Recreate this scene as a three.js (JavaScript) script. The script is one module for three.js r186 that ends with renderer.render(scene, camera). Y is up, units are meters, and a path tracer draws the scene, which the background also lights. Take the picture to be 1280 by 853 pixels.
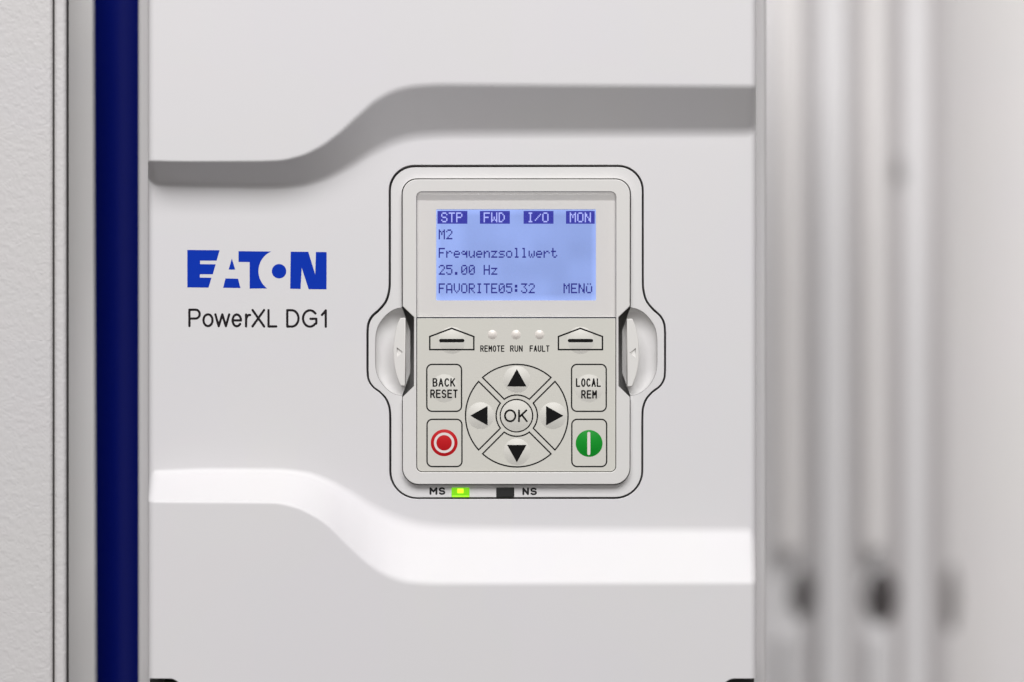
import * as THREE from 'three';
import { mergeGeometries } from 'three/addons/utils/BufferGeometryUtils.js';
import { RoundedBoxGeometry } from 'three/addons/geometries/RoundedBoxGeometry.js';
import { RectAreaLightUniformsLib } from 'three/addons/lights/RectAreaLightUniformsLib.js';

// ---------------------------------------------------------------- camera, light, exposure
// One unit of plan is 0.2 mm; the front face of the drive is the plane z = 0, seen from 0.7 m.
const S = 0.0002, FAR = 3500;
const scene = new THREE.Scene();
const camera = new THREE.PerspectiveCamera(2 * Math.atan(426.5 / FAR) * 180 / Math.PI, 1024 / 682, 0.05, 20);
camera.position.set(0, 0, FAR * S);
camera.lookAt(0, 0, 0);
camera.focus = FAR * S - 0.0008;
camera.userData.fStop = 2.5;
camera.updateMatrixWorld();

scene.background = new THREE.Color(0.085, 0.079, 0.077);         // the dim pale hall around the cabinet
RectAreaLightUniformsLib.init();
function hallLamp(name, color, intensity, w, h, from, to) {
  const l = new THREE.RectAreaLight(color, intensity, w, h);
  l.name = name; l.position.set(...from); l.lookAt(...to); scene.add(l);
}
hallLamp('ceiling_light', new THREE.Color(1, 0.987, 0.99), 7.35, 1.7, 0.75, [0, 1.22, 1.14], [0, 0, 0]);
hallLamp('hall_light', new THREE.Color(1, 0.985, 0.98), 0.2, 7, 3.2, [0, 0.4, 2.6], [0, 0, 0]);

const renderer = new THREE.WebGLRenderer({ antialias: true });
renderer.setSize(1024, 682);
renderer.toneMapping = THREE.LinearToneMapping;
renderer.toneMappingExposure = 1.2;
renderer.shadowMap.enabled = true;

// ---------------------------------------------------------------- helpers
let seed = 7;
const rnd = () => { seed = (seed * 1664525 + 1013904223) >>> 0; return seed / 4294967296; };
const mm = (v) => v * 5;                                          // millimetres to plan units
const X = (px) => px - 640, Y = (py) => 426.5 - py;               // plan units, right and up
const deep = (z) => (FAR - z) / FAR;                              // how much wider things stand at another depth
const used = new Map(), bases = new Map();
function numbered(name) {
  const n = used.get(name) ?? 0; used.set(name, n + 1);
  return n ? name + '_' + String(n).padStart(3, '0') : name;
}
function thing(name, label, category, base = [0, 0, 0], group) {
  const o = new THREE.Group(); o.name = numbered(name);
  o.position.set(base[0] * S, base[1] * S, base[2] * S);
  o.userData = { label, category }; if (group) o.userData.group = group;
  bases.set(o, base); scene.add(o);
  return o;
}
function finish(geo) {                                            // uv in metres, plan units to metres
  const p = geo.attributes.position, uv = new Float32Array(p.count * 2);
  for (let i = 0; i < p.count; i++) { uv[2 * i] = p.getX(i) * S; uv[2 * i + 1] = (p.getY(i) + 0.37 * p.getZ(i)) * S; }
  geo.setAttribute('uv', new THREE.BufferAttribute(uv, 2));
  return geo;
}
function merge(list) {
  const clean = list.map((g) => {
    const q = g.index ? g.toNonIndexed() : g;
    for (const k of Object.keys(q.attributes)) if (k !== 'position' && k !== 'normal') q.deleteAttribute(k);
    return q;
  });
  return clean.length > 1 ? mergeGeometries(clean) : clean[0];
}
function part(name, geos, mat, parent, label) {
  const g = finish(merge([].concat(geos))), b = bases.get(parent) ?? [0, 0, 0];
  g.translate(-b[0], -b[1], -b[2]); g.scale(S, S, S);
  const m = new THREE.Mesh(g, mat); m.name = name; m.castShadow = m.receiveShadow = true;
  if (label) m.userData.label = label;
  bases.set(m, b); parent.add(m);
  return m;
}
class Tris {                                                      // loose triangles with their own normals, wound to agree with them
  constructor() { this.p = []; this.n = []; }
  tri(a, b, c, na, nb, nc) {
    const ux = b[0] - a[0], uy = b[1] - a[1], uz = b[2] - a[2], vx = c[0] - a[0], vy = c[1] - a[1], vz = c[2] - a[2];
    const nx = uy * vz - uz * vy, ny = uz * vx - ux * vz, nz = ux * vy - uy * vx;
    if (nx * nx + ny * ny + nz * nz < 1e-12) return;
    const s = nx * (na[0] + nb[0] + nc[0]) + ny * (na[1] + nb[1] + nc[1]) + nz * (na[2] + nb[2] + nc[2]);
    if (s >= 0) { this.p.push(...a, ...b, ...c); this.n.push(...na, ...nb, ...nc); }
    else { this.p.push(...a, ...c, ...b); this.n.push(...na, ...nc, ...nb); }
  }
  quad(a, b, c, d, na, nb, nc, nd) { this.tri(a, b, c, na, nb, nc); this.tri(a, c, d, na, nc, nd); }
  geo() {
    const g = new THREE.BufferGeometry();
    g.setAttribute('position', new THREE.Float32BufferAttribute(this.p, 3));
    g.setAttribute('normal', new THREE.Float32BufferAttribute(this.n, 3));
    return g;
  }
}
const UP = [0, 0, 1];
const area = (pts) => pts.reduce((s, [x, y], i) => { const [u, v] = pts[(i + 1) % pts.length]; return s + x * v - u * y; }, 0) / 2;
const ccw = (pts) => (area(pts) < 0 ? pts.slice().reverse() : pts);
const fromPx = (pts) => ccw(pts.map(([x, y]) => [X(x), Y(y)]));
function roundRect(x0, y0, x1, y1, r, n = 8) {                    // photograph coordinates in, plan outline out; r may be four radii: tl tr br bl
  const R = Array.isArray(r) ? r : [r, r, r, r], out = [];
  [[x1, y0, -1, 1, R[1], 0], [x0, y0, 1, 1, R[0], 90], [x0, y1, 1, -1, R[3], 180], [x1, y1, -1, -1, R[2], 270]].forEach(([x, y, sx, sy, q, a0]) => {
    for (let i = 0; i <= n; i++) {
      const a = (a0 + 90 * i / n) * Math.PI / 180;
      out.push([X(x + sx * q) + q * Math.cos(a), Y(y + sy * q) + q * Math.sin(a)]);
    }
  });
  return ccw(out);
}
function circle(cx, cy, r, n = 48) { return Array.from({ length: n }, (_, i) => [cx + r * Math.cos(2 * Math.PI * i / n), cy + r * Math.sin(2 * Math.PI * i / n)]); }
function normals2(pts) {                                          // outward mitre direction at every corner of a closed outline that runs anticlockwise
  const n = pts.length, e = pts.map((p, i) => { const q = pts[(i + 1) % n], l = Math.hypot(q[0] - p[0], q[1] - p[1]) || 1e-9; return [(q[1] - p[1]) / l, -(q[0] - p[0]) / l]; });
  return pts.map((_, i) => {
    const a = e[(i + n - 1) % n], b = e[i], x = a[0] + b[0], y = a[1] + b[1], d = Math.max(0.35, (x * x + y * y) / 2);
    return [x / d, y / d];
  });
}
const dedupe = (pts) => pts.filter((p, i) => { const q = pts[(i + pts.length - 1) % pts.length]; return Math.hypot(p[0] - q[0], p[1] - q[1]) > 0.02; });
const inset = (pts, d) => { const n = normals2(pts); return pts.map((p, i) => [p[0] + n[i][0] * d, p[1] + n[i][1] * d]); };
const lip = (r, deepTo, n = 5) => [...Array.from({ length: n + 1 }, (_, i) => { const a = Math.PI / 2 * i / n; return [-r + r * Math.sin(a), -r + r * Math.cos(a)]; }), [0, -deepTo]];
function strip(out, pts, profile, z, side, skip, zf) {            // rings along an outline: profile is [outward, height] from the face outwards
  const n2 = normals2(pts), N = pts.length, seg = profile.slice(1).map((q, j) => { const dx = q[0] - profile[j][0], dz = q[1] - profile[j][1], l = Math.hypot(dx, dz) || 1; return [-dz / l, dx / l]; });
  const pn = profile.map((_, j) => {
    const a = seg[Math.max(0, j - 1)], b = seg[Math.min(seg.length - 1, j)], last = j === profile.length - 1 || j === profile.length - 2;
    const x = last ? seg[seg.length - 1][0] : a[0] + b[0], y = last ? seg[seg.length - 1][1] : a[1] + b[1], l = Math.hypot(x, y) || 1; return [x / l, y / l];
  });
  if (profile.length > 3) pn[0] = [0, 1];
  const at = (i, j) => [pts[i][0] + side * n2[i][0] * profile[j][0], pts[i][1] + side * n2[i][1] * profile[j][0], z + profile[j][1]];
  const nr = (i, j) => { const l = Math.hypot(...n2[i]) || 1; return [side * n2[i][0] / l * pn[j][0], side * n2[i][1] / l * pn[j][0], pn[j][1]]; };
  for (let i = 0; i < N; i++) {
    const k = (i + 1) % N;
    if (skip && skip(i)) continue;
    for (let j = 0; j < profile.length - 1; j++) out.quad(at(i, j), at(k, j), at(k, j + 1), at(i, j + 1), nr(i, j), nr(k, j), nr(k, j + 1), nr(i, j + 1));
  }
}
function plate(outline, z, profile, holes = []) {                 // a flat face at z with shaped edges; holes: { pts, profile, skip }
  const t = new Tris(), o = dedupe(ccw(outline));
  const face = profile ? inset(o, profile[0][0]) : o;
  const hs = holes.map((h) => { const pts = dedupe(ccw(h.pts)); return { ...h, pts, face: h.profile ? inset(pts, -h.profile[0][0]) : pts }; });
  const v2 = (a) => a.map(([x, y]) => new THREE.Vector2(x, y));
  const rings = [face, ...hs.map((h) => h.face.slice().reverse())], all = rings.flat();
  for (const [a, b, c] of THREE.ShapeUtils.triangulateShape(v2(rings[0]), rings.slice(1).map(v2))) t.tri([...all[a], z], [...all[b], z], [...all[c], z], UP, UP, UP);
  if (profile) strip(t, o, profile, z, 1);
  for (const h of hs) if (h.profile) strip(t, h.pts, h.profile, z, -1, h.skip);
  return t.geo();
}
function line(pts, w, zf) {                                       // a printed outline of width w that follows the surface zf
  const t = new Tris(), o = dedupe(ccw(pts)), fine = [];
  o.forEach((p, i) => { const q = o[(i + 1) % o.length], k = Math.max(1, Math.ceil(Math.hypot(q[0] - p[0], q[1] - p[1]) / 2)); for (let s = 0; s < k; s++) fine.push([p[0] + (q[0] - p[0]) * s / k, p[1] + (q[1] - p[1]) * s / k]); });
  const a = inset(fine, w / 2), b = inset(fine, -w / 2), P = (q) => [q[0], q[1], zf(q[0], q[1])];
  for (let i = 0; i < fine.length; i++) { const k = (i + 1) % fine.length; t.quad(P(a[i]), P(a[k]), P(b[k]), P(b[i]), UP, UP, UP, UP); }
  return t.geo();
}
function field(x0, y0, x1, y1, step, f, zf) {                     // the region where f < 0 as one sheet on the surface zf (marching squares)
  const t = new Tris(), nx = Math.ceil((x1 - x0) / step), ny = Math.ceil((y1 - y0) / step), v = [];
  for (let j = 0; j <= ny; j++) for (let i = 0; i <= nx; i++) v.push(f(x0 + i * step, y0 + j * step));
  for (let j = 0; j < ny; j++) for (let i = 0; i < nx; i++) {
    const c = [[i, j], [i + 1, j], [i + 1, j + 1], [i, j + 1]].map(([a, b]) => [x0 + a * step, y0 + b * step, v[b * (nx + 1) + a]]), poly = [];
    if (c.every((q) => q[2] >= 0)) continue;
    for (let k = 0; k < 4; k++) {
      const a = c[k], b = c[(k + 1) % 4];
      if (a[2] < 0) poly.push([a[0], a[1]]);
      if ((a[2] < 0) !== (b[2] < 0)) { const s = a[2] / (a[2] - b[2]); poly.push([a[0] + (b[0] - a[0]) * s, a[1] + (b[1] - a[1]) * s]); }
    }
    const P = poly.map(([x, y]) => [x, y, zf(x, y)]);
    for (let k = 1; k < P.length - 1; k++) t.tri(P[0], P[k], P[k + 1], UP, UP, UP);
  }
  return t.geo();
}
function box(px0, py0, px1, py1, z0, z1, r = 1.5, seg = 3) {     // photograph coordinates at the depth of the front face z1
  const k = deep(z1), w = (px1 - px0) * k, h = (py1 - py0) * k, d = z1 - z0;
  const g = new RoundedBoxGeometry(w, h, d, seg, Math.min(r, w / 2.01, h / 2.01, d / 2.01));
  g.translate(X((px0 + px1) / 2) * k, Y((py0 + py1) / 2) * k, (z0 + z1) / 2);
  return g;
}
// stroke lettering: centre lines in a cell of height 1; arcs run from a0 to a1 degrees
const L = (...c) => Array.from({ length: c.length / 2 }, (_, i) => [c[2 * i], c[2 * i + 1]]);
const A = (cx, cy, rx, ry, a0, a1) => Array.from({ length: 19 }, (_, i) => { const a = (a0 + (a1 - a0) * i / 18) * Math.PI / 180; return [cx + rx * Math.cos(a), cy + ry * Math.sin(a)]; });
const GLYPH = {
  A: [L(0, 0, .5, 1, 1, 0), L(.17, .33, .83, .33)],
  B: [L(0, 0, 0, 1, .55, 1), A(.55, .76, .37, .24, 90, -90), L(0, .52, .58, .52), A(.58, .26, .42, .26, 90, -90), L(.58, 0, 0, 0)],
  C: [A(.54, .5, .54, .5, 42, 318)],
  D: [L(0, 0, 0, 1, .4, 1), A(.4, .5, .6, .5, 90, -90), L(.4, 0, 0, 0)],
  E: [L(1, 1, 0, 1, 0, 0, 1, 0), L(0, .53, .9, .53)],
  F: [L(1, 1, 0, 1, 0, 0), L(0, .53, .85, .53)],
  G: [A(.52, .5, .52, .5, 38, 318), L(.92, .17, 1, .2, 1, .48, .56, .48)],
  K: [L(0, 0, 0, 1), L(.95, 1, 0, .36), L(.34, .6, 1, 0)],
  L: [L(0, 1, 0, 0, 1, 0)],
  M: [L(0, 0, 0, 1, .5, .42, 1, 1, 1, 0)],
  N: [L(0, 0, 0, 1, 1, 0, 1, 1)],
  O: [A(.5, .5, .5, .5, 0, 360)],
  P: [L(0, 0, 0, 1, .6, 1), A(.6, .73, .4, .27, 90, -90), L(.6, .46, 0, .46)],
  R: [L(0, 0, 0, 1, .6, 1), A(.6, .74, .37, .26, 90, -90), L(.6, .48, 0, .48), L(.52, .48, 1, 0)],
  S: [A(.5, .75, .46, .25, 28, 270), A(.5, .25, .5, .25, 90, -152)],
  T: [L(0, 1, 1, 1), L(.5, 1, .5, 0)],
  U: [L(0, 1, 0, .3), A(.5, .3, .5, .3, 180, 360), L(1, .3, 1, 1)],
  X: [L(0, 0, 1, 1), L(0, 1, 1, 0)],
  1: [L(0, .72, .55, .86, 1, 1, 1, 0)],
  o: [A(.5, .36, .5, .36, 0, 360)],
  e: [A(.5, .36, .5, .36, 0, 322), L(0, .36, 1, .36)],
  w: [L(0, .72, .24, 0, .5, .72, .76, 0, 1, .72)],
  r: [L(0, 0, 0, .72), A(.85, .34, .85, .36, 180, 80)],
};
const segDist = (x, y, [ax, ay], [bx, by]) => { const dx = bx - ax, dy = by - ay, l = dx * dx + dy * dy, s = l ? Math.min(1, Math.max(0, ((x - ax) * dx + (y - ay) * dy) / l)) : 0; return Math.hypot(x - ax - s * dx, y - ay - s * dy); };
function glyph(ch, x0, x1, yBase, cap, w, zf, step) {             // inked extent x0..x1, baseline yBase (plan units)
  const lines = GLYPH[ch].map((s) => s.map(([u, v]) => [x0 + w / 2 + u * (x1 - x0 - w), yBase + w / 2 + v * (cap - w)]));
  const f = (x, y) => { let d = 1e9; for (const s of lines) for (let i = 1; i < s.length; i++) d = Math.min(d, segDist(x, y, s[i - 1], s[i])); return d - w / 2; };
  return field(x0 - step, yBase - step, x1 + step * 1.5, yBase + cap + step * 1.5, step, f, zf);
}
function word(text, px0, px1, pyTop, pyBase, w, zf, gap = 0.15) { // evenly pitched capitals
  const n = text.length, pitch = (px1 - px0) / (n - gap), out = [];
  [...text].forEach((ch, i) => {
    const a = X(px0) + i * pitch, b = a + pitch * (1 - gap);
    out.push(glyph(ch, a, b, Y(pyBase), pyBase - pyTop, w, zf, w / 4));
  });
  return out;
}
// smooth curve through points (x rising), Fritsch-Carlson slopes
function curve(pts) {
  const n = pts.length, d = [], m = [];
  for (let i = 0; i < n - 1; i++) d.push((pts[i + 1][1] - pts[i][1]) / (pts[i + 1][0] - pts[i][0]));
  for (let i = 0; i < n; i++) m.push(i === 0 ? d[0] : i === n - 1 ? d[n - 2] : d[i - 1] * d[i] <= 0 ? 0 : 2 * d[i - 1] * d[i] / (d[i - 1] + d[i]));
  return (x) => {
    let i = 0; while (i < n - 2 && x > pts[i + 1][0]) i++;
    const h = pts[i + 1][0] - pts[i][0], t = Math.min(1, Math.max(0, (x - pts[i][0]) / h)), t2 = t * t, t3 = t2 * t;
    return (2 * t3 - 3 * t2 + 1) * pts[i][1] + (t3 - 2 * t2 + t) * h * m[i] + (-2 * t3 + 3 * t2) * pts[i + 1][1] + (t3 - t2) * h * m[i + 1];
  };
}
// value noise for the textures
function noiseGrid(n, s) { let q = s; const a = new Float32Array(n * n); for (let i = 0; i < n * n; i++) { q = (q * 1664525 + 1013904223) >>> 0; a[i] = q / 4294967296; } return (x, y) => { const ix = Math.floor(x), iy = Math.floor(y), fx = x - ix, fy = y - iy, u = fx * fx * (3 - 2 * fx), v = fy * fy * (3 - 2 * fy), g = (i, j) => a[(((j % n) + n) % n) * n + (((i % n) + n) % n)]; return (g(ix, iy) * (1 - u) + g(ix + 1, iy) * u) * (1 - v) + (g(ix, iy + 1) * (1 - u) + g(ix + 1, iy + 1) * u) * v; }; }
function grey(w, h, f, sizeX, sizeY, srgb) {                      // a repeating texture that covers sizeX by sizeY metres
  const data = new Uint8Array(w * h * 4);
  for (let y = 0; y < h; y++) for (let x = 0; x < w; x++) { const c = f(x / w, y / h), o = (y * w + x) * 4; for (let k = 0; k < 3; k++) data[o + k] = Math.max(0, Math.min(255, Math.round((Array.isArray(c) ? c[k] : c) * 255))); data[o + 3] = 255; }
  const t = new THREE.DataTexture(data, w, h, THREE.RGBAFormat);
  t.wrapS = t.wrapT = THREE.RepeatWrapping; t.magFilter = THREE.LinearFilter; t.minFilter = THREE.LinearFilter; t.repeat.set(1 / sizeX, 1 / sizeY);
  if (srgb) t.colorSpace = THREE.SRGBColorSpace;
  t.needsUpdate = true;
  return t;
}

// ---------------------------------------------------------------- materials
const n1 = noiseGrid(64, 11), n2 = noiseGrid(64, 23), n3 = noiseGrid(64, 5), n4 = noiseGrid(256, 91);
const grain = grey(512, 512, (u, v) => 0.5 * n4(u * 256, v * 256) + 0.3 * n4(v * 128 + 7, u * 128) + 0.2 * n1(u * 64, v * 64), 0.03, 0.03);
const tone = grey(256, 256, (u, v) => { const a = n1(u * 4, v * 4) - 0.5, b = n2(u * 8, v * 8) - 0.5; return [0.975 + 0.016 * a + 0.006 * b, 0.975 + 0.007 * a + 0.009 * b, 0.975 + 0.012 * a - 0.006 * b]; }, 0.16, 0.16);
const rough = grey(256, 256, (u, v) => 0.95 + 0.05 * (n2(u * 16, v * 16) - 0.5) + 0.04 * (n1(u * 64, v * 64) - 0.5), 0.05, 0.05);
const hammer = grey(512, 1024, (u, v) => {                         // leathery powder coat
  const wx = n1(u * 16, v * 32) * 1.3, wy = n2(u * 16, v * 32) * 1.3;
  const a = n3(u * 32 + wx, v * 64 + wy), b = n2(u * 64 + wy, v * 128 - wx), c = n1(u * 16 + wx, v * 32);
  return 0.15 + 0.7 * (0.5 * a + 0.28 * b + 0.22 * c);
}, 0.034, 0.068);
const std = (rgb, roughness, extra = {}) => new THREE.MeshPhysicalMaterial({ color: new THREE.Color().setRGB(...rgb), roughness, ...extra });
const plastic = (rgb, r, bump = 0.000003, extra = {}) => std(rgb, r, { map: tone, roughnessMap: rough, bumpMap: grain, bumpScale: bump, ...extra });
const M = {
  cover: plastic([0.745, 0.735, 0.745], 0.52),
  holder: plastic([0.745, 0.737, 0.732], 0.48),
  keypad: plastic([0.745, 0.735, 0.715], 0.45),
  latch: plastic([0.770, 0.758, 0.730], 0.45),
  membrane: std([0.678, 0.670, 0.612], 0.42, { map: tone, roughnessMap: rough, bumpMap: grain, bumpScale: 0.000012 }),
  dome: std([0.690, 0.680, 0.630], 0.36, { bumpMap: grain, bumpScale: 0.000006 }),
  led: std([0.76, 0.72, 0.67], 0.3),
  surround: plastic([0.740, 0.722, 0.705], 0.55),
  glass: std([1, 1, 1], 0.13, { transmission: 1, thickness: 0, ior: 1.49 }),
  ink: std([0.006, 0.006, 0.006], 0.6, { specularIntensity: 0.25 }),
  softInk: std([0.014, 0.011, 0.013], 0.6, { specularIntensity: 0.3 }),
  greyInk: std([0.022, 0.022, 0.024], 0.6, { specularIntensity: 0.3 }),
  white: std([0.80, 0.72, 0.70], 0.4),
  red: std([0.520, 0.007, 0.012], 0.36, { specularIntensity: 0.55, bumpMap: grain, bumpScale: 0.000006 }),
  green: std([0.003, 0.275, 0.020], 0.36, { specularIntensity: 0.55, bumpMap: grain, bumpScale: 0.000006 }),
  logo: std([0.001, 0.034, 0.430], 0.5, { specularIntensity: 0.25 }),
  housing: plastic([0.700, 0.688, 0.690], 0.6),
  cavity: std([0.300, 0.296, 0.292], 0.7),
  black: std([0.014, 0.015, 0.014], 0.45),
  blue: std([0.0014, 0.0090, 0.215], 0.3, { specularIntensity: 0.6, roughnessMap: rough, bumpMap: grain, bumpScale: 0.00001 }),
  coat: std([0.650, 0.636, 0.636], 0.45, { bumpMap: hammer, bumpScale: 0.00016, map: tone }),
  flange: plastic([0.840, 0.825, 0.815], 0.5),
  seal: std([0.085, 0.078, 0.074], 0.7),
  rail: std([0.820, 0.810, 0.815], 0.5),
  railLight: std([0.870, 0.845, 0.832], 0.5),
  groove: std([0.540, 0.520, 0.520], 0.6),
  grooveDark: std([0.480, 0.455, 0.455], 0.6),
  socketGrey: std([0.150, 0.140, 0.140], 0.6),
  socketWorn: std([0.260, 0.245, 0.240], 0.6),
  socket: std([0.070, 0.062, 0.062], 0.6),
  wall: std([0.840, 0.818, 0.810], 0.8, { map: tone }),
};

// ---------------------------------------------------------------- the setting: wall behind, cabinet edge, blue panel, rail
const WALLZ = -1180;
{
  const w = part('back_wall', (() => { const g = new RoundedBoxGeometry(6000, 5000, 200, 2, 4); g.translate(0, 0, WALLZ - 100); return g; })(), M.wall, scene);
  w.userData = { kind: 'structure', label: 'plain off-white wall out of focus behind the drive' };
}
const tilt = (g, deg, x) => { g.translate(-x, 0, 0); g.rotateZ(deg * Math.PI / 180); g.translate(x, 0, 0); return g; };
{
  const c = thing('cabinet_panel', 'off-white cabinet panel with leathery coating and beaded edge at far left', 'cabinet panel', [-640, -700, WALLZ]);
  part('coated_sheet', box(-500, -300, 64.6, 1160, -13, -1, 5.5, 5), M.coat, c);
  part('edge_bead', box(67.0, -300, 81.8, 1160, -13, -1, 5.5, 5), M.coat, c);
  part('joint_seal', box(20, -300, 83.6, 1160, -24, -9, 2), M.seal, c);
  part('side_post', box(-500, -300, 40, 1160, WALLZ + 2, -126, 3), M.flange, c);
  part('spacer', box(-500, -300, 20, 1160, -128, -22, 2), M.seal, c);
  part('back_flange', tilt(box(40, -300, 117.6, 1160, -128, -120, 3), 0.2, -540), M.flange, c);
}
{
  const z = mm(-44), k = deep(z), b = thing('blue_panel', 'dark blue glossy vertical panel between the cabinet edge and the drive', 'panel', [-520, -700, WALLZ]);
  const x0 = X(114) * k, x1 = X(186) * k, t = new Tris(), y0 = -800, y1 = 780, q = [];   // a gently bulging face with flat returns to the wall
  for (let i = 0; i <= 28; i++) { const s = i / 28; q.push([x0 + (x1 - x0) * s, z - 16 + 16 * Math.pow(Math.sin(Math.PI * (0.04 + 0.92 * s)), 0.7)]); }
  const nq = q.map((_, i) => { const a = q[Math.max(0, i - 1)], c = q[Math.min(28, i + 1)], l = Math.hypot(c[0] - a[0], c[1] - a[1]); return [-(c[1] - a[1]) / l, 0, (c[0] - a[0]) / l]; });
  for (let i = 0; i < 28; i++) t.quad([q[i][0], y0, q[i][1]], [q[i + 1][0], y0, q[i + 1][1]], [q[i + 1][0], y1, q[i + 1][1]], [q[i][0], y1, q[i][1]], nq[i], nq[i + 1], nq[i + 1], nq[i]);
  for (const [i, s] of [[0, -1], [28, 1]]) { const n = [s, 0, 0], w = WALLZ + 3; t.quad([q[i][0], y0, q[i][1]], [q[i][0], y1, q[i][1]], [q[i][0], y1, w], [q[i][0], y0, w], n, n, n, n); }
  part('blue_strip', tilt(t.geo(), 0.12, -530), M.blue, b);
}
{
  const z = mm(-165), r = thing('mounting_rail', 'blurred light grey ribbed metal rail with dark holes beside the drive', 'rail', [X(1070) * deep(z), -700, WALLZ]);
  part('back_plate', box(930, -300, 1186, 1160, WALLZ + 4, z - 18, 8, 3), M.rail, r);
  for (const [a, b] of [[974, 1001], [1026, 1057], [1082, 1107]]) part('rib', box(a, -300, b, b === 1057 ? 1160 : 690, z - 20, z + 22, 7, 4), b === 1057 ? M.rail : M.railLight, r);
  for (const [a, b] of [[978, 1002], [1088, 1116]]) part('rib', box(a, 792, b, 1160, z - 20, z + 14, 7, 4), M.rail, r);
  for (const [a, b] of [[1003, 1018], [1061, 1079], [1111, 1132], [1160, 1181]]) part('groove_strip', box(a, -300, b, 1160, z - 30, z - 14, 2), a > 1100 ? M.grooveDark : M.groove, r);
  for (const [x, y, w, h] of [[1003, 742, 15, 24], [1102, 746, 20, 27], [1190, 748, 9, 34], [1124, 212, 7, 13]]) {
    const k = deep(z - 10), g = new THREE.SphereGeometry(1, 24, 16);
    g.scale(w * k, h * 1.25 * k, 8); g.translate(X(x) * k, Y(y) * k, z - 12);
    part('dark_hole', g, x > 1150 || y < 400 ? M.socketWorn : x < 1050 ? M.socketGrey : M.socket, r);
  }
}

// ---------------------------------------------------------------- the drive
const drive = thing('frequency_drive', 'off-white plastic drive with wavy stepped front cover, blue maker lettering and keypad opening', 'frequency drive', [X(564), -600, WALLZ]);
part('housing', box(172, -200, 958.4, 1050, -420, -62, 6, 4), M.housing, drive);
part('mounting_frame', box(260, -200, 860, 1050, WALLZ + 5, -418, 6, 3), M.housing, drive);

// outline of the keypad holder (photograph coordinates, left half mirrored about x = 645.3)
const MX = 645.3, mirror = (pts) => pts.map(([x, y]) => [2 * MX - x, y]).reverse();
function arcPx(cx, cy, rx, ry, a0, a1, n = 10) { return Array.from({ length: n + 1 }, (_, i) => { const a = (a0 + (a1 - a0) * i / n) * Math.PI / 180; return [cx + rx * Math.cos(a), cy - ry * Math.sin(a)]; }); }
const spline = (pts, n = 40) => new THREE.CatmullRomCurve3(pts.map(([x, y]) => new THREE.Vector3(x, y, 0)), false, 'centripetal').getPoints(n).map((v) => [v.x, v.y]);
const holderLeft = [
  ...arcPx(518, 238, 31, 30.5, 90, 180),
  ...spline([[487, 345], [486.4, 362], [482.5, 376], [474.5, 386.5], [464.5, 396], [460.2, 405], [459.1, 416]], 28),
  ...spline([[459.1, 463], [460.3, 474], [465.5, 483], [475, 490.5], [482.5, 499], [486.6, 510], [487.6, 524]], 28),
  ...arcPx(521.6, 589, 34, 34, 180, 270),
];
const holderPx = [...holderLeft, ...mirror(holderLeft)];
const holderOut = dedupe(fromPx(holderPx));

// front cover: height over the plane z = 0
const H = 40, RX = 10;
const kH = deep(H), atH = (pts) => curve(pts.map(([x, y]) => [X(x) * kH, Y(y) * kH])), at0 = (pts) => curve(pts.map(([x, y]) => [X(x), Y(y)]));
const U1 = atH([[100, 200], [184, 201.5], [232, 202.3], [320, 202], [345, 201], [370, 196], [395, 185], [420, 167.5], [445, 145], [470, 124], [495, 112], [520, 107], [551, 105.5], [700, 106.5], [1000, 108]]);
const F1 = at0([[100, 229], [193, 230], [264, 232], [345, 233.5], [373, 231.5], [404, 223.5], [436, 208], [467, 189], [498, 175.5], [523, 170], [567, 167.5], [700, 166.5], [1000, 165.5]]);
const F2 = at0([[100, 592], [198, 590.6], [264, 588.5], [345, 589], [382, 593], [407, 601.5], [436, 617], [467, 636], [498, 650], [529, 658], [567, 661.5], [700, 663.5], [1000, 665]]);
const U2 = atH([[100, 626], [184, 627], [339, 628.3], [364, 633], [389, 644], [407, 656], [432, 680], [460, 705], [485, 720], [510, 727.3], [545, 729.3], [700, 729], [1000, 728.5]]);
const soft = (t, k) => (t < -k ? 0 : t > k ? t : (t + k) * (t + k) / (4 * k));
const ramp = (t) => soft(t, 0.13) - soft(t - 1, 0.07);
const corner = (x) => { const d = Math.max(0, Math.min(x - X(183.4), X(946.4) - x)); return d < 15 ? 13 - 13 * Math.sqrt(Math.max(0, 1 - (1 - d / 15) ** 2)) : 0; };   // the foot of each step rounds off at the sides
const step = (x, y) => { const c = corner(x), f1 = F1(x) + c, f2 = F2(x) - c; return H * (ramp((y - f1) / (U1(x) - f1)) + ramp((f2 - y) / (f2 - U2(x)))); };
const edgeL = (z) => X(183.4) * deep(z), edgeR = (z) => X(946.4) * deep(z);
const fall = (d) => (d >= RX ? 0 : RX - Math.sqrt(Math.max(0, RX * RX - (RX - d) * (RX - d))));
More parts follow.
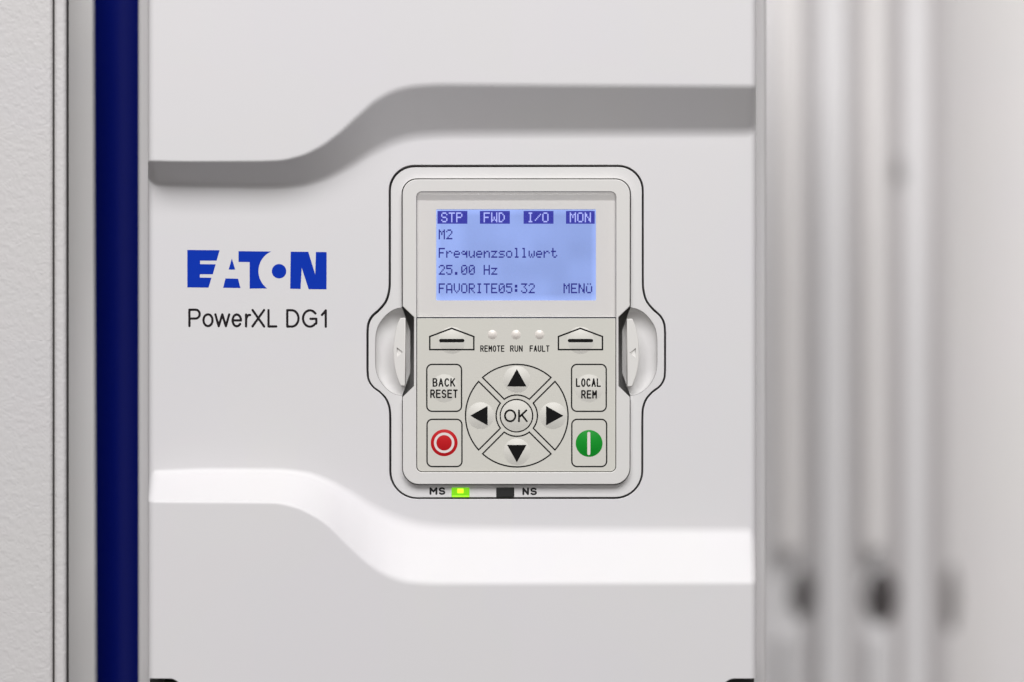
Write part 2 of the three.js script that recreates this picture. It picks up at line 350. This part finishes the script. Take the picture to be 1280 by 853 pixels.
{
  const t = new Tris(), xs = [], ys = [];
  // columns as shares of the width so that the sides draw in where the face stands proud
  const W = edgeR(0) - edgeL(0), cuts = [X(455), X(483), X(808), X(836)].map((x) => (x - edgeL(0)) / W);
  for (let i = 0; i <= 12; i++) { const a = RX * (1 - Math.cos(Math.PI / 2 * i / 12)); xs.push(a / W, 1 - a / W); }
  for (let x = RX + 1.5; x < 48; x += 1.5) xs.push(x / W);
  for (let x = RX + 1.5; x < 48; x += 1.5) xs.push(1 - x / W);
  for (let x = 48; x < W - 48; x += 4) xs.push(x / W);
  xs.push(...cuts); xs.sort((a, b) => a - b);
  const wins = [203, 360, 526, 626].map(Y);
  for (let y = -130; y < 990; y += y < 84 || y > 745 ? 12 : (y > 250 && y < 578) ? 8 : 1.5) ys.push(Y(y));
  ys.push(...wins); ys.sort((a, b) => b - a);
  const X_ = [...new Set(xs)].filter((x, i, a) => !i || x - a[i - 1] > 0.08 / W || cuts.includes(x)), Y_ = [...new Set(ys)].filter((y, i, a) => !i || a[i - 1] - y > 0.08 || wins.includes(y));
  const notchTop = (d) => (d < 28 ? 848.5 : d < 44 ? 848.5 + 16 - Math.sqrt(Math.max(0, 256 - (d - 28) * (d - 28))) : 1e9);   // the foot openings at the two lower corners
  const pos = (u, y) => {
    const x0 = edgeL(0) + u * W, h = step(x0, y), d = Math.min(u, 1 - u) * W, z = h - fall(d);
    return [edgeL(h) + u * (edgeR(h) - edgeL(h)), y, z];
  };
  const nor = (u, y) => {
    const e = 0.25, a = pos(Math.max(0, u - e / W), y), b = pos(Math.min(1, u + e / W), y), c = pos(u, y - e), d = pos(u, y + e);
    const p = [b[0] - a[0], b[1] - a[1], b[2] - a[2]], q = [d[0] - c[0], d[1] - c[1], d[2] - c[2]], n = [p[1] * q[2] - p[2] * q[1], p[2] * q[0] - p[0] * q[2], p[0] * q[1] - p[1] * q[0]], l = Math.hypot(...n) || 1;
    return n.map((v) => v / l);
  };
  const inWin = (u, y) => { const x = edgeL(0) + u * W; return (x > X(483) && x < X(808) && y < Y(203) && y > Y(626)) || (x > X(455) && x < X(836) && y < Y(360) && y > Y(526)); };
  const P = Y_.map((y) => X_.map((u) => pos(u, y))), N = Y_.map((y) => X_.map((u) => nor(u, y)));
  for (let j = 0; j < Y_.length - 1; j++) for (let i = 0; i < X_.length - 1; i++) {
    const u = (X_[i] + X_[i + 1]) / 2, y = (Y_[j] + Y_[j + 1]) / 2, d = Math.min(u, 1 - u) * W;
    if (inWin(u, y)) continue;
    const low = (k) => { const q = notchTop(Math.min(X_[k], 1 - X_[k]) * W); return q > 1e8 ? -1e9 : Y(q) * kH; };
    const cap = (k, row) => { const p = P[row][k], l = low(k); return p[1] < l ? [p[0], Math.max(p[1], l), p[2]] : p; };
    if (P[j][i][1] <= low(i) && P[j][i + 1][1] <= low(i + 1)) continue;
    t.quad(cap(i, j), cap(i + 1, j), cap(i + 1, j + 1), cap(i, j + 1), N[j][i], N[j][i + 1], N[j + 1][i + 1], N[j + 1][i]);
  }
  // side walls, running back to the housing
  for (const [i, s] of [[0, -1], [X_.length - 1, 1]]) for (let j = 0; j < Y_.length - 1; j++) {
    if (P[j + 1][i][1] < Y(848.5) * kH) continue;
    const a = P[j][i], b = P[j + 1][i], back = (p) => [p[0], p[1], -63], n = [s, 0, 0];
    t.quad(a, b, back(b), back(a), n, n, n, n);
  }
  const cross = fromPx([[483, 203], [808, 203], [808, 360], [836, 360], [836, 526], [808, 526], [808, 626], [483, 626], [483, 526], [455, 526], [455, 360], [483, 360]]);
  const flat = plate(cross, 0, null, [{ pts: inset(holderOut, 1.3), profile: lip(0.6, 26, 4) }]);
  part('front_cover', [t.geo(), flat], M.cover, drive);
  for (const [a, b] of [[187, 234], [896, 943]]) part('foot_opening', box(a, 843, b, 960, -60, -20, 2), M.black, drive);
  part('foot_clip', box(203, 849.5, 222, 900, -22, 6, 5, 4), std([0.012, 0.020, 0.008], 0.5), drive);
}
// maker's lettering and model name, printed on the cover
const onCover = () => 0.15;
{
  const q = ([x, y]) => [220 + x / 6.095, 300 + y / 6.095], sheet = (pts) => plate(fromPx(pts.map(q)), 0.15, null), arc = [];
  for (let i = 0; i <= 20; i++) { const a = (113.5 + (234 - 113.5) * i / 20) * Math.PI / 180; arc.push([788 + 161 * Math.cos(a), 238 - 163 * Math.sin(a)]); }
  const dot = circle(0, 0, 55, 40).map(([x, y]) => [784 + x, 239 + y]);
  part('maker_emblem', [
    sheet([[85, 77], [331, 79], [308, 158], [182, 158], [182, 185], [301, 186], [279, 262], [180, 262], [180, 287], [269, 289], [247, 364], [85, 362]]),
    sheet([[424, 142], [450, 227], [400, 226]]), sheet([[376, 294], [471, 296], [490, 367], [358, 365]]),
    sheet([[475, 86], ...arc, [560, 371], [560, 169], [475, 168]]), sheet(dot),
    sheet([[873, 90], [1007, 91], [1060, 264], [1065, 92], [1147, 93], [1146, 377], [1010, 376], [957, 213], [948, 374], [869, 372]]),
  ], M.logo, drive, 'bold blue block lettering on the cover');
  const letters = [['P', 92, 188], ['o', 199, 286], ['w', 290, 413], ['e', 421, 503], ['r', 524, 572], ['X', 573, 679], ['L', 695, 772], ['D', 838, 941], ['G', 958, 1077], ['1', 1102, 1149]];
  const g = letters.map(([ch, a, b], i) => glyph(ch, X(220 + a / 6.095), X(220 + b / 6.095), Y(409.2 + (a - 92) / 1057 * 0.9), 23.3, 2.9, onCover, 0.5));
  part('model_lettering', g, M.softInk, drive, 'thin dark model lettering under the blue emblem');
}
// keypad holder: plate with the two finger scoops, the pocket behind, two status lights
const scoopArc = (x0) => spline([[502.2, 384.6], [494, 386.5], [486, 391], [478.5, 398.5], [472.5, 408], [469.6, 420], [469.1, 440], [469.6, 460], [472.5, 471], [478.5, 481], [486, 488.5], [494, 493], [502.2, 494.8]], 60);
const pocketLeft = [...arcPx(521.2, 242.4, 19.4, 19.4, 90, 180), ...scoopArc(), ...arcPx(524, 585, 21.5, 21.8, 180, 270)];
{
  const pocket = dedupe(fromPx([...pocketLeft, ...mirror(pocketLeft)]));
  const onScoop = (i) => { const [x, y] = pocket[i], [u, v] = pocket[(i + 1) % pocket.length], mx = Math.abs((x + u) / 2 - X(MX)), my = (y + v) / 2; return mx > 143.5 && my < Y(384) && my > Y(496); };
  const bowl = (side) => {
    const rim = scoopArc().map(([x, y]) => [side < 0 ? X(x) : X(2 * MX - x), Y(y)]), t = 14, idx = [], p = [];
    const ax = side < 0 ? X(512) : X(2 * MX - 512);
    rim.forEach(([x, y]) => { for (let j = 0; j <= t; j++) { const s = j / t, e = 1 - Math.cos(Math.PI / 2 * s), ty = Math.max(Y(466), Math.min(Y(414), y)); p.push(x + (ax - x) * e, y + (ty - y) * e, -1.4 - 17 * Math.pow(Math.sin(Math.PI / 2 * s), 0.9)); } });
    for (let i = 0; i < rim.length - 1; i++) for (let j = 0; j < t; j++) { const a = i * (t + 1) + j, b = a + 1, c = a + t + 1, d = c + 1; side < 0 ? idx.push(a, c, b, b, c, d) : idx.push(a, b, c, b, d, c); }
    const g = new THREE.BufferGeometry(); g.setAttribute('position', new THREE.Float32BufferAttribute(p, 3)); g.setIndex(idx); g.computeVertexNormals();
    const nn = g.attributes.normal; if (nn.getZ(Math.floor(nn.count / 2)) < 0) { g.setIndex(idx.map((_, i) => idx[i - (i % 3) + (2 - (i % 3))])); g.computeVertexNormals(); }
    return g;
  };
  const holder = part('keypad_holder', [plate(inset(holderOut, -1.3).map(([x, y]) => [x + 0.12, y - 0.3 + 0.0016 * x]), -1, lip(0.6, 24, 4), [{ pts: pocket, profile: lip(0.3, 34, 3), skip: onScoop }]), bowl(-1), bowl(1)], M.holder, drive);
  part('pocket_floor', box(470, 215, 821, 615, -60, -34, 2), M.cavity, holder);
  const lens = std([0.10, 0.30, 0.004], 0.25, { emissive: new THREE.Color(0.12, 0.42, 0.002), emissiveIntensity: 1 });
  const chip = std([0.4, 0.5, 0.02], 0.3, { emissive: new THREE.Color(0.62, 0.95, 0.01), emissiveIntensity: 1 });
  const lit = part('status_light', box(564.3, 609.8, 586.8, 622.0, -8, 0.4, 1.2), lens, holder, 'lit green status light at the bottom edge');
  part('light_core', [box(571, 610.6, 580, 617.5, -3, 0.8, 1.5)], chip, lit);
  part('light_core', box(565, 619.8, 586.4, 621.6, -3, 0.7, 0.8), std([0.2, 0.45, 0.01], 0.3, { emissive: new THREE.Color(0.30, 0.75, 0.004), emissiveIntensity: 1 }), lit);
  part('status_light', box(620.3, 609.8, 642.8, 622.0, -8, 0.4, 1.2), M.black, holder, 'unlit black status light at the bottom edge');
  const onHolder = () => -0.85;
  part('status_lettering', [
    glyph('M', X(536.8), X(546.6), Y(618.9), 9.4, 2.4, onHolder, 0.35), glyph('S', X(548.2), X(556.6), Y(618.9), 9.4, 2.2, onHolder, 0.35),
    glyph('N', X(653), X(661.2), Y(619.3), 9.4, 2.4, onHolder, 0.35), glyph('S', X(662.8), X(671.2), Y(619.3), 9.4, 2.2, onHolder, 0.35),
  ], M.greyInk, holder);
}

// ---------------------------------------------------------------- the keypad, clipped into its holder
const keypad = thing('control_keypad', 'light grey operator keypad with blue lit display and round buttons, clipped into the drive cover', 'keypad', [X(645), Y(606), -38]);
const KZ = 7, MZ = 5.4;
const keyLeft = [...arcPx(521.6, 242.9, 18.2, 18.2, 90, 180), [503.4, 383], [517.6, 396.6], [517.6, 482.6], [503.6, 496.4], ...arcPx(524.2, 584.7, 20.6, 20.7, 180, 270)];
const openPx = roundRect(520.6, 240.2, 770, 590.2, [7, 7, 7, 7]);
part('body', plate(fromPx([...keyLeft, ...mirror(keyLeft)]), KZ, lip(1.1, 44, 5), [{ pts: openPx, profile: lip(1.0, 14, 3) }]), M.keypad, keypad);

// display: surround, glowing screen, clear window
{
  const t = new Tris(), x0 = X(521), x1 = X(769.6), zf = 2.0, top = Y(240.6);
  const prof = Array.from({ length: 9 }, (_, i) => { const a = Math.PI / 2 * i / 8; return [top - 1 - 9 * Math.sin(a) * 0.9 - 1.2 * i / 8, zf + (KZ - 1.2 - zf) * (1 - Math.sin(a)) ]; });
  const pts = [[top, KZ - 0.8], ...prof.map(([y, z]) => [y, z])];
  for (let i = 0; i < pts.length - 1; i++) {
    const nn = (k) => { const a = pts[Math.max(0, k - 1)], b = pts[Math.min(pts.length - 1, k + 1)], dy = b[0] - a[0], dz = b[1] - a[1], l = Math.hypot(dy, dz) || 1; return [0, dz / l, -dy / l]; };
    t.quad([x0, ...pts[i]], [x1, ...pts[i]], [x1, ...pts[i + 1]], [x0, ...pts[i + 1]], nn(i), nn(i), nn(i + 1), nn(i + 1));
  }
  const yb = pts[pts.length - 1][0];
  const floor = plate([[x0, Y(396.6)], [x1, Y(396.6)], [x1, yb], [x0, yb]], zf, null, [{ pts: roundRect(545.3, 262.0, 744.9, 375.8, 1), profile: lip(0.3, 3, 2) }]);
  const surround = part('display', [t.geo(), floor], M.surround, keypad);

  // the dot-matrix screen, 128 by 64 dots
  const DOT = 8, W = 128, Hh = 64, cv = document.createElement('canvas'); cv.width = W * DOT; cv.height = Hh * DOT;
  const c = cv.getContext('2d'), FONT = {
    S: '.###. #...# #.... .###. ....# #...# .###.', T: '##### ..#.. ..#.. ..#.. ..#.. ..#.. ..#..', P: '####. #...# #...# ####. #.... #.... #....',
    F: '##### #.... #.... ####. #.... #.... #....', W: '#...# #...# #...# #.#.# #.#.# ##.## #...#', D: '###.. #..#. #...# #...# #...# #..#. ###..',
    I: '.###. ..#.. ..#.. ..#.. ..#.. ..#.. .###.', '/': '..... ....# ...#. ..#.. .#... #.... .....', O: '.###. #...# #...# #...# #...# #...# .###.',
    M: '#...# ##.## #.#.# #.#.# #...# #...# #...#', N: '#...# ##..# ##..# #.#.# #..## #..## #...#', 2: '.###. #...# ....# ...#. ..#.. .#... #####',
    r: '..... ..... #.##. ##..# #.... #.... #....', e: '..... ..... .###. #...# ##### #.... .###.', q: '..... ..... .##.# #..## .#### ....# ....#',
    u: '..... ..... #...# #...# #...# #..## .##.#', n: '..... ..... #.##. ##..# #...# #...# #...#', z: '..... ..... ##### ...#. ..#.. .#... #####',
    s: '..... ..... .#### #.... .###. ....# ####.', o: '..... ..... .###. #...# #...# #...# .###.', l: '.##.. ..#.. ..#.. ..#.. ..#.. ..#.. .###.',
    w: '..... ..... #...# #...# #.#.# #.#.# .#.#.', t: '.#... .#... ####. .#... .#... .#..# ..##.', 5: '##### #.... ####. ....# ....# #...# .###.',
    '.': '..... ..... ..... ..... ..... .##.. .##..', 0: '.###. #...# #..## #.#.# ##..# #...# .###.', H: '#...# #...# #...# ##### #...# #...# #...#',
    A: '.###. #...# #...# #...# ##### #...# #...#', V: '#...# #...# #...# #...# #...# .#.#. ..#..', R: '####. #...# #...# ####. #.#.. #..#. #...#',
    E: '##### #.... #.... ####. #.... #.... #####', ':': '..... .##.. .##.. ..... .##.. .##.. .....', 3: '##### ...#. ..#.. ...#. ....# #...# .###.',
    'Ü': '.#.#. ..... #...# #...# #...# #...# .###.', ' ': '',
  };
  const back = [0.280, 0.382, 0.780], tq = noiseGrid(64, 77), img = [];
  for (let y = 0; y < Hh; y++) for (let x = 0; x < W; x++) img.push(0);
  const dots = (text, x, y, v = 1) => [...text].forEach((ch, i) => FONT[ch].split(' ').forEach((row, j) => [...row].forEach((d, k) => { if (d === '#') img[(y + j) * W + x + i * 6 + k] = v; })));
  for (const [text, x, w] of [['STP', 1, 24], ['FWD', 35, 24], ['I/O', 70, 24], ['MON', 104, 23]]) {
    for (let j = 1; j < 10; j++) for (let i = 0; i < w; i++) img[j * W + x + i] = 2;
    dots(text, x + 3, 2, 3);
  }
  dots('M2', 2, 14); dots('Frequenzsollwert', 2, 27); dots('25.00 Hz', 2, 39); dots('FAVORITE05:32', 2, 52); dots('MENÜ', 102, 52);
  const lin = (v) => Math.round(255 * (v <= 0.0031308 ? 12.92 * v : 1.055 * Math.pow(v, 1 / 2.4) - 0.055));
  const css = (rgb) => `rgb(${rgb.map((v) => lin(Math.min(1, v))).join(',')})`;
  for (let y = 0; y < Hh; y++) for (let x = 0; x < W; x++) {
    const edge = Math.max(0, 1 - Math.min(x, W - 1 - x) / 4) * 0.20 + Math.max(0, 1 - Math.min(y, Hh - 1 - y) / 4) * 0.20;   // the backlight leaks in at the rim of the panel
    const k = 0.94 + edge + 0.16 * (tq(x / 14, y / 14) - 0.5) + 0.03 * (tq(x * 1.7, y * 1.7) - 0.5) - 0.0008 * x;
    const b = back.map((v) => v * k), v = img[y * W + x];
    const mixc = (d, s) => b.map((q, i) => q * (1 - s) + d[i] * s);
    c.fillStyle = css(v === 2 ? mixc([0.05, 0.055, 0.36], 0.96) : b); c.fillRect(x * DOT, y * DOT, DOT, DOT);
    if (v === 1) { c.fillStyle = css(mixc([0.010, 0.012, 0.20], 1)); c.fillRect(x * DOT, y * DOT, DOT, DOT); }
    if (v === 2) { c.fillStyle = css(mixc([0.014, 0.014, 0.29], 1)); c.fillRect(x * DOT + 0.7, y * DOT + 0.7, DOT - 1.4, DOT - 1.4); }
    if (v === 3) { c.fillStyle = css(mixc([0.40, 0.44, 0.90], 0.9)); c.fillRect(x * DOT, y * DOT, DOT, DOT); }
  }
  const tex = new THREE.CanvasTexture(cv); tex.colorSpace = THREE.SRGBColorSpace;
  const screen = new THREE.MeshPhysicalMaterial({ color: 0x020203, roughness: 0.5, specularIntensity: 0.3, emissive: 0xffffff, emissiveMap: tex, emissiveIntensity: 1.0 });
  const g = new THREE.PlaneGeometry(199.8 * S, 113.6 * S), m = new THREE.Mesh(g, screen), b = bases.get(surround);
  m.name = 'screen'; m.position.set((X(645.1) - b[0]) * S, (Y(318.9) - b[1]) * S, (zf - 1.6 - b[2]) * S);
  m.userData.label = 'blue lit dot-matrix screen with dark text rows'; surround.add(m);
  part('display_window', plate(roundRect(522, 241.5, 768.8, 396, [6, 6, 1, 1]), 5.4, lip(2.2, 3, 5)), M.glass, keypad);
}
// membrane with printed frames and domed buttons
part('membrane', plate(roundRect(521.5, 398.2, 769.2, 589.4, [0.8, 0.8, 6.4, 6.4]), MZ, lip(0.5, 6, 3)), M.membrane, keypad);
const flatTop = () => MZ + 0.12;
function dome(px, py, R, h) {
  const cx = X(px), cy = Y(py), z = (x, y) => { const q = ((x - cx) ** 2 + (y - cy) ** 2) / (R * R); return q >= 1 ? 0 : h * (1 - q) * (1 - 0.25 * q); };
  const rings = 12, seg = 48, p = [], n = [], idx = [], at = (r, a) => [cx + r * Math.cos(a), cy + r * Math.sin(a)];
  for (let j = 0; j <= rings; j++) for (let i = 0; i < seg; i++) {
    const [x, y] = at(R * j / rings, 2 * Math.PI * i / seg); p.push(x, y, MZ + 0.02 + z(x, y));
    const q = (j / rings) ** 2, s = h * (-1.25 + 0.5 * q) * 2 / (R * R), gx = (x - cx) * s, gy = (y - cy) * s, l = Math.hypot(gx, gy, 1); n.push(-gx / l, -gy / l, 1 / l);
    if (j < rings) { const a = j * seg + i, b = j * seg + (i + 1) % seg; idx.push(a, a + seg, b + seg, a, b + seg, b); }
  }
  const g = new THREE.BufferGeometry(); g.setAttribute('position', new THREE.Float32BufferAttribute(p, 3)); g.setAttribute('normal', new THREE.Float32BufferAttribute(n, 3)); g.setIndex(idx);
  return { geo: g, on: (x, y) => MZ + 0.14 + z(x, y) };
}
const poly = (pts, w = 0) => { const o = ccw(pts), n = o.length; return (x, y) => { let d = -1e9; for (let i = 0; i < n; i++) { const a = o[i], b = o[(i + 1) % n], l = Math.hypot(b[0] - a[0], b[1] - a[1]); d = Math.max(d, ((x - a[0]) * (b[1] - a[1]) - (y - a[1]) * (b[0] - a[0])) / l); } return d; }; };
const LW = 1.68;
for (const [px, apex] of [[565, 564.7], [726, 725.4]]) {
  const d = dome(apex + 0.3, 425.6, 17, 2.8), b = part('soft_button', d.geo, M.dome, keypad);
  part('frame_line', line(fromPx([[apex - 27.4, 420.9], [apex, 410.6], [apex + 27.6, 420.9], [apex + 27.6, 437.2], [apex - 27.4, 437.2]]), LW + 0.15, d.on), M.ink, b);
  const bar = (x, y) => segDist(x, y, [X(apex - 13.6), Y(426)], [X(apex + 13.8), Y(426)]) - 2.1;
  part('bar_mark', field(X(apex - 16), Y(429), X(apex + 16.2), Y(423), 0.4, bar, d.on), M.ink, b);
}
for (const [px, text, a, b] of [[615.5, 'REMOTE', 600.4, 630.6], [645, 'RUN', 637.6, 653.3], [674.4, 'FAULT', 662, 686.8]]) {
  const l = part('indicator_light', dome(px, 418.6, 5.9, 1.9).geo, M.led, keypad);
  part('lettering', word(text, a, b, 431.9, 440, 1.3, flatTop), M.ink, l);
}
for (const [x0, y0, x1, y1, kind] of [[533.6, 455.7, 577, 514.3, 'back'], [714.4, 455.7, 757.7, 514.3, 'local'], [533.9, 524.3, 577.5, 583.3, 'stop'], [714.7, 524.3, 758.2, 583.3, 'start']]) {
  const cx = kind === 'stop' ? 555.3 : kind === 'start' ? 736.3 : (x0 + x1) / 2, cy = kind === 'stop' ? 553.6 : kind === 'start' ? 554.4 : 485.5;
  const d = dome(cx, cy, kind === 'stop' || kind === 'start' ? 16.8 : 17.5, kind === 'stop' || kind === 'start' ? 2.6 : 2.3);
  const b = part('push_button', d.geo, { stop: M.red, start: M.green }[kind] ?? M.dome, keypad, { stop: 'red round stop button with white ring', start: 'green round start button with white bar' }[kind]);
  part('frame_line', line(roundRect(x0, y0, x1, y1, 6.6), LW, flatTop), M.ink, b);
  if (kind === 'back') part('lettering', [...word('BACK', 540.8, 569.2, 472.8, 483.6, 1.75, d.on), ...word('RESET', 537.9, 572.4, 487, 497.8, 1.75, d.on)], M.ink, b);
  if (kind === 'local') part('lettering', [...word('LOCAL', 719.8, 751.2, 473, 483.8, 1.75, d.on), ...word('REM', 726.4, 746, 487.8, 498.4, 1.75, d.on)], M.ink, b);
  const u = X(cx), v = Y(cy);
  if (kind === 'stop') part('ring_mark', field(u - 15, v - 15, u + 15, v + 15, 0.5, (x, y) => Math.abs(Math.hypot(x - u, y - v) - 11.2) - 1.55, d.on), M.white, b);
  if (kind === 'start') part('bar_mark', field(u - 4, v - 17, u + 3.5, v + 17, 0.4, (x, y) => segDist(x, y, [u - 0.4, v - 12.6], [u - 0.4, v + 12.6]) - 1.9, d.on), M.white, b);
}
// the direction pad
{
  const cx = 646, cy = 519.7, u = X(cx), v = Y(cy);
  const sector = (rot) => {
    const R = 64, r = 25.8, off = 3.45, a1 = Math.PI / 4 + Math.asin(off / R), a2 = Math.PI / 4 + Math.asin(off / r), pts = [];
    for (let i = 0; i <= 24; i++) { const a = a1 + (Math.PI - 2 * a1) * i / 24; pts.push([R * Math.cos(a), R * Math.sin(a)]); }
    for (let i = 0; i <= 10; i++) { const a = Math.PI - a2 - (Math.PI - 2 * a2) * i / 10; pts.push([r * Math.cos(a), r * Math.sin(a)]); }
    return pts.map(([x, y]) => [u + x * Math.cos(rot) - y * Math.sin(rot), v + x * Math.sin(rot) + y * Math.cos(rot)]);
  };
  for (let k = 0; k < 4; k++) {
    const rot = k * Math.PI / 2, c = Math.cos(rot), s = Math.sin(rot), P = (x, y) => [u + x * c - y * s, v + x * s + y * c], [dx, dy] = P(0, 45.2);
    const d = dome(dx + 640, 426.5 - dy, 16.8, 3.0), b = part('arrow_button', d.geo, M.dome, keypad);
    part('frame_line', line(sector(rot), LW, d.on), M.ink, b);
    part('arrow_mark', field(dx - 26, dy - 26, dx + 26, dy + 26, 0.5, poly([P(0, 58.2), P(-12.1, 36.5), P(12.1, 36.5)]), d.on), M.ink, b);
  }
  const d = dome(cx - 0.5, cy + 0.1, 20, 2.6), b = part('ok_button', d.geo, M.dome, keypad);
  part('frame_line', line(circle(u - 0.4, v, 20.2, 64), LW, flatTop), M.ink, b);
  part('lettering', [glyph('O', X(630), X(645.4), Y(527.9), 16.2, 2.3, d.on, 0.35), glyph('K', X(647.6), X(659.6), Y(527.7), 15.8, 2.3, d.on, 0.35)], M.ink, b);
}
// the two side latches that are squeezed to free the keypad
for (const side of [-1, 1]) {
  const m = (pts) => (side < 0 ? pts : pts.map(([x, y]) => [2 * MX - x, y + 1]));
  const lens = m([[506.8, 397.6], ...spline([[500.4, 397.8], [496.2, 408], [493.2, 422], [492, 440], [493.2, 458], [496.4, 471], [500.6, 482.3]], 30), [506.8, 482.5]]);
  const notch = m([[497, 435.8], [502.6, 440.2], [497, 444.6]]);
  const l = part('latch', plate(fromPx(lens), 6.5, lip(1.1, 34, 4), [{ pts: fromPx(notch), profile: [[-0.8, 0], [0, -1.9]] }]), M.latch, keypad, side < 0 ? 'left squeeze latch beside the buttons' : 'right squeeze latch beside the buttons');
  part('arrow_mark', plate(fromPx(notch), 4.8, null), M.latch, l);
}

renderer.render(scene, camera);
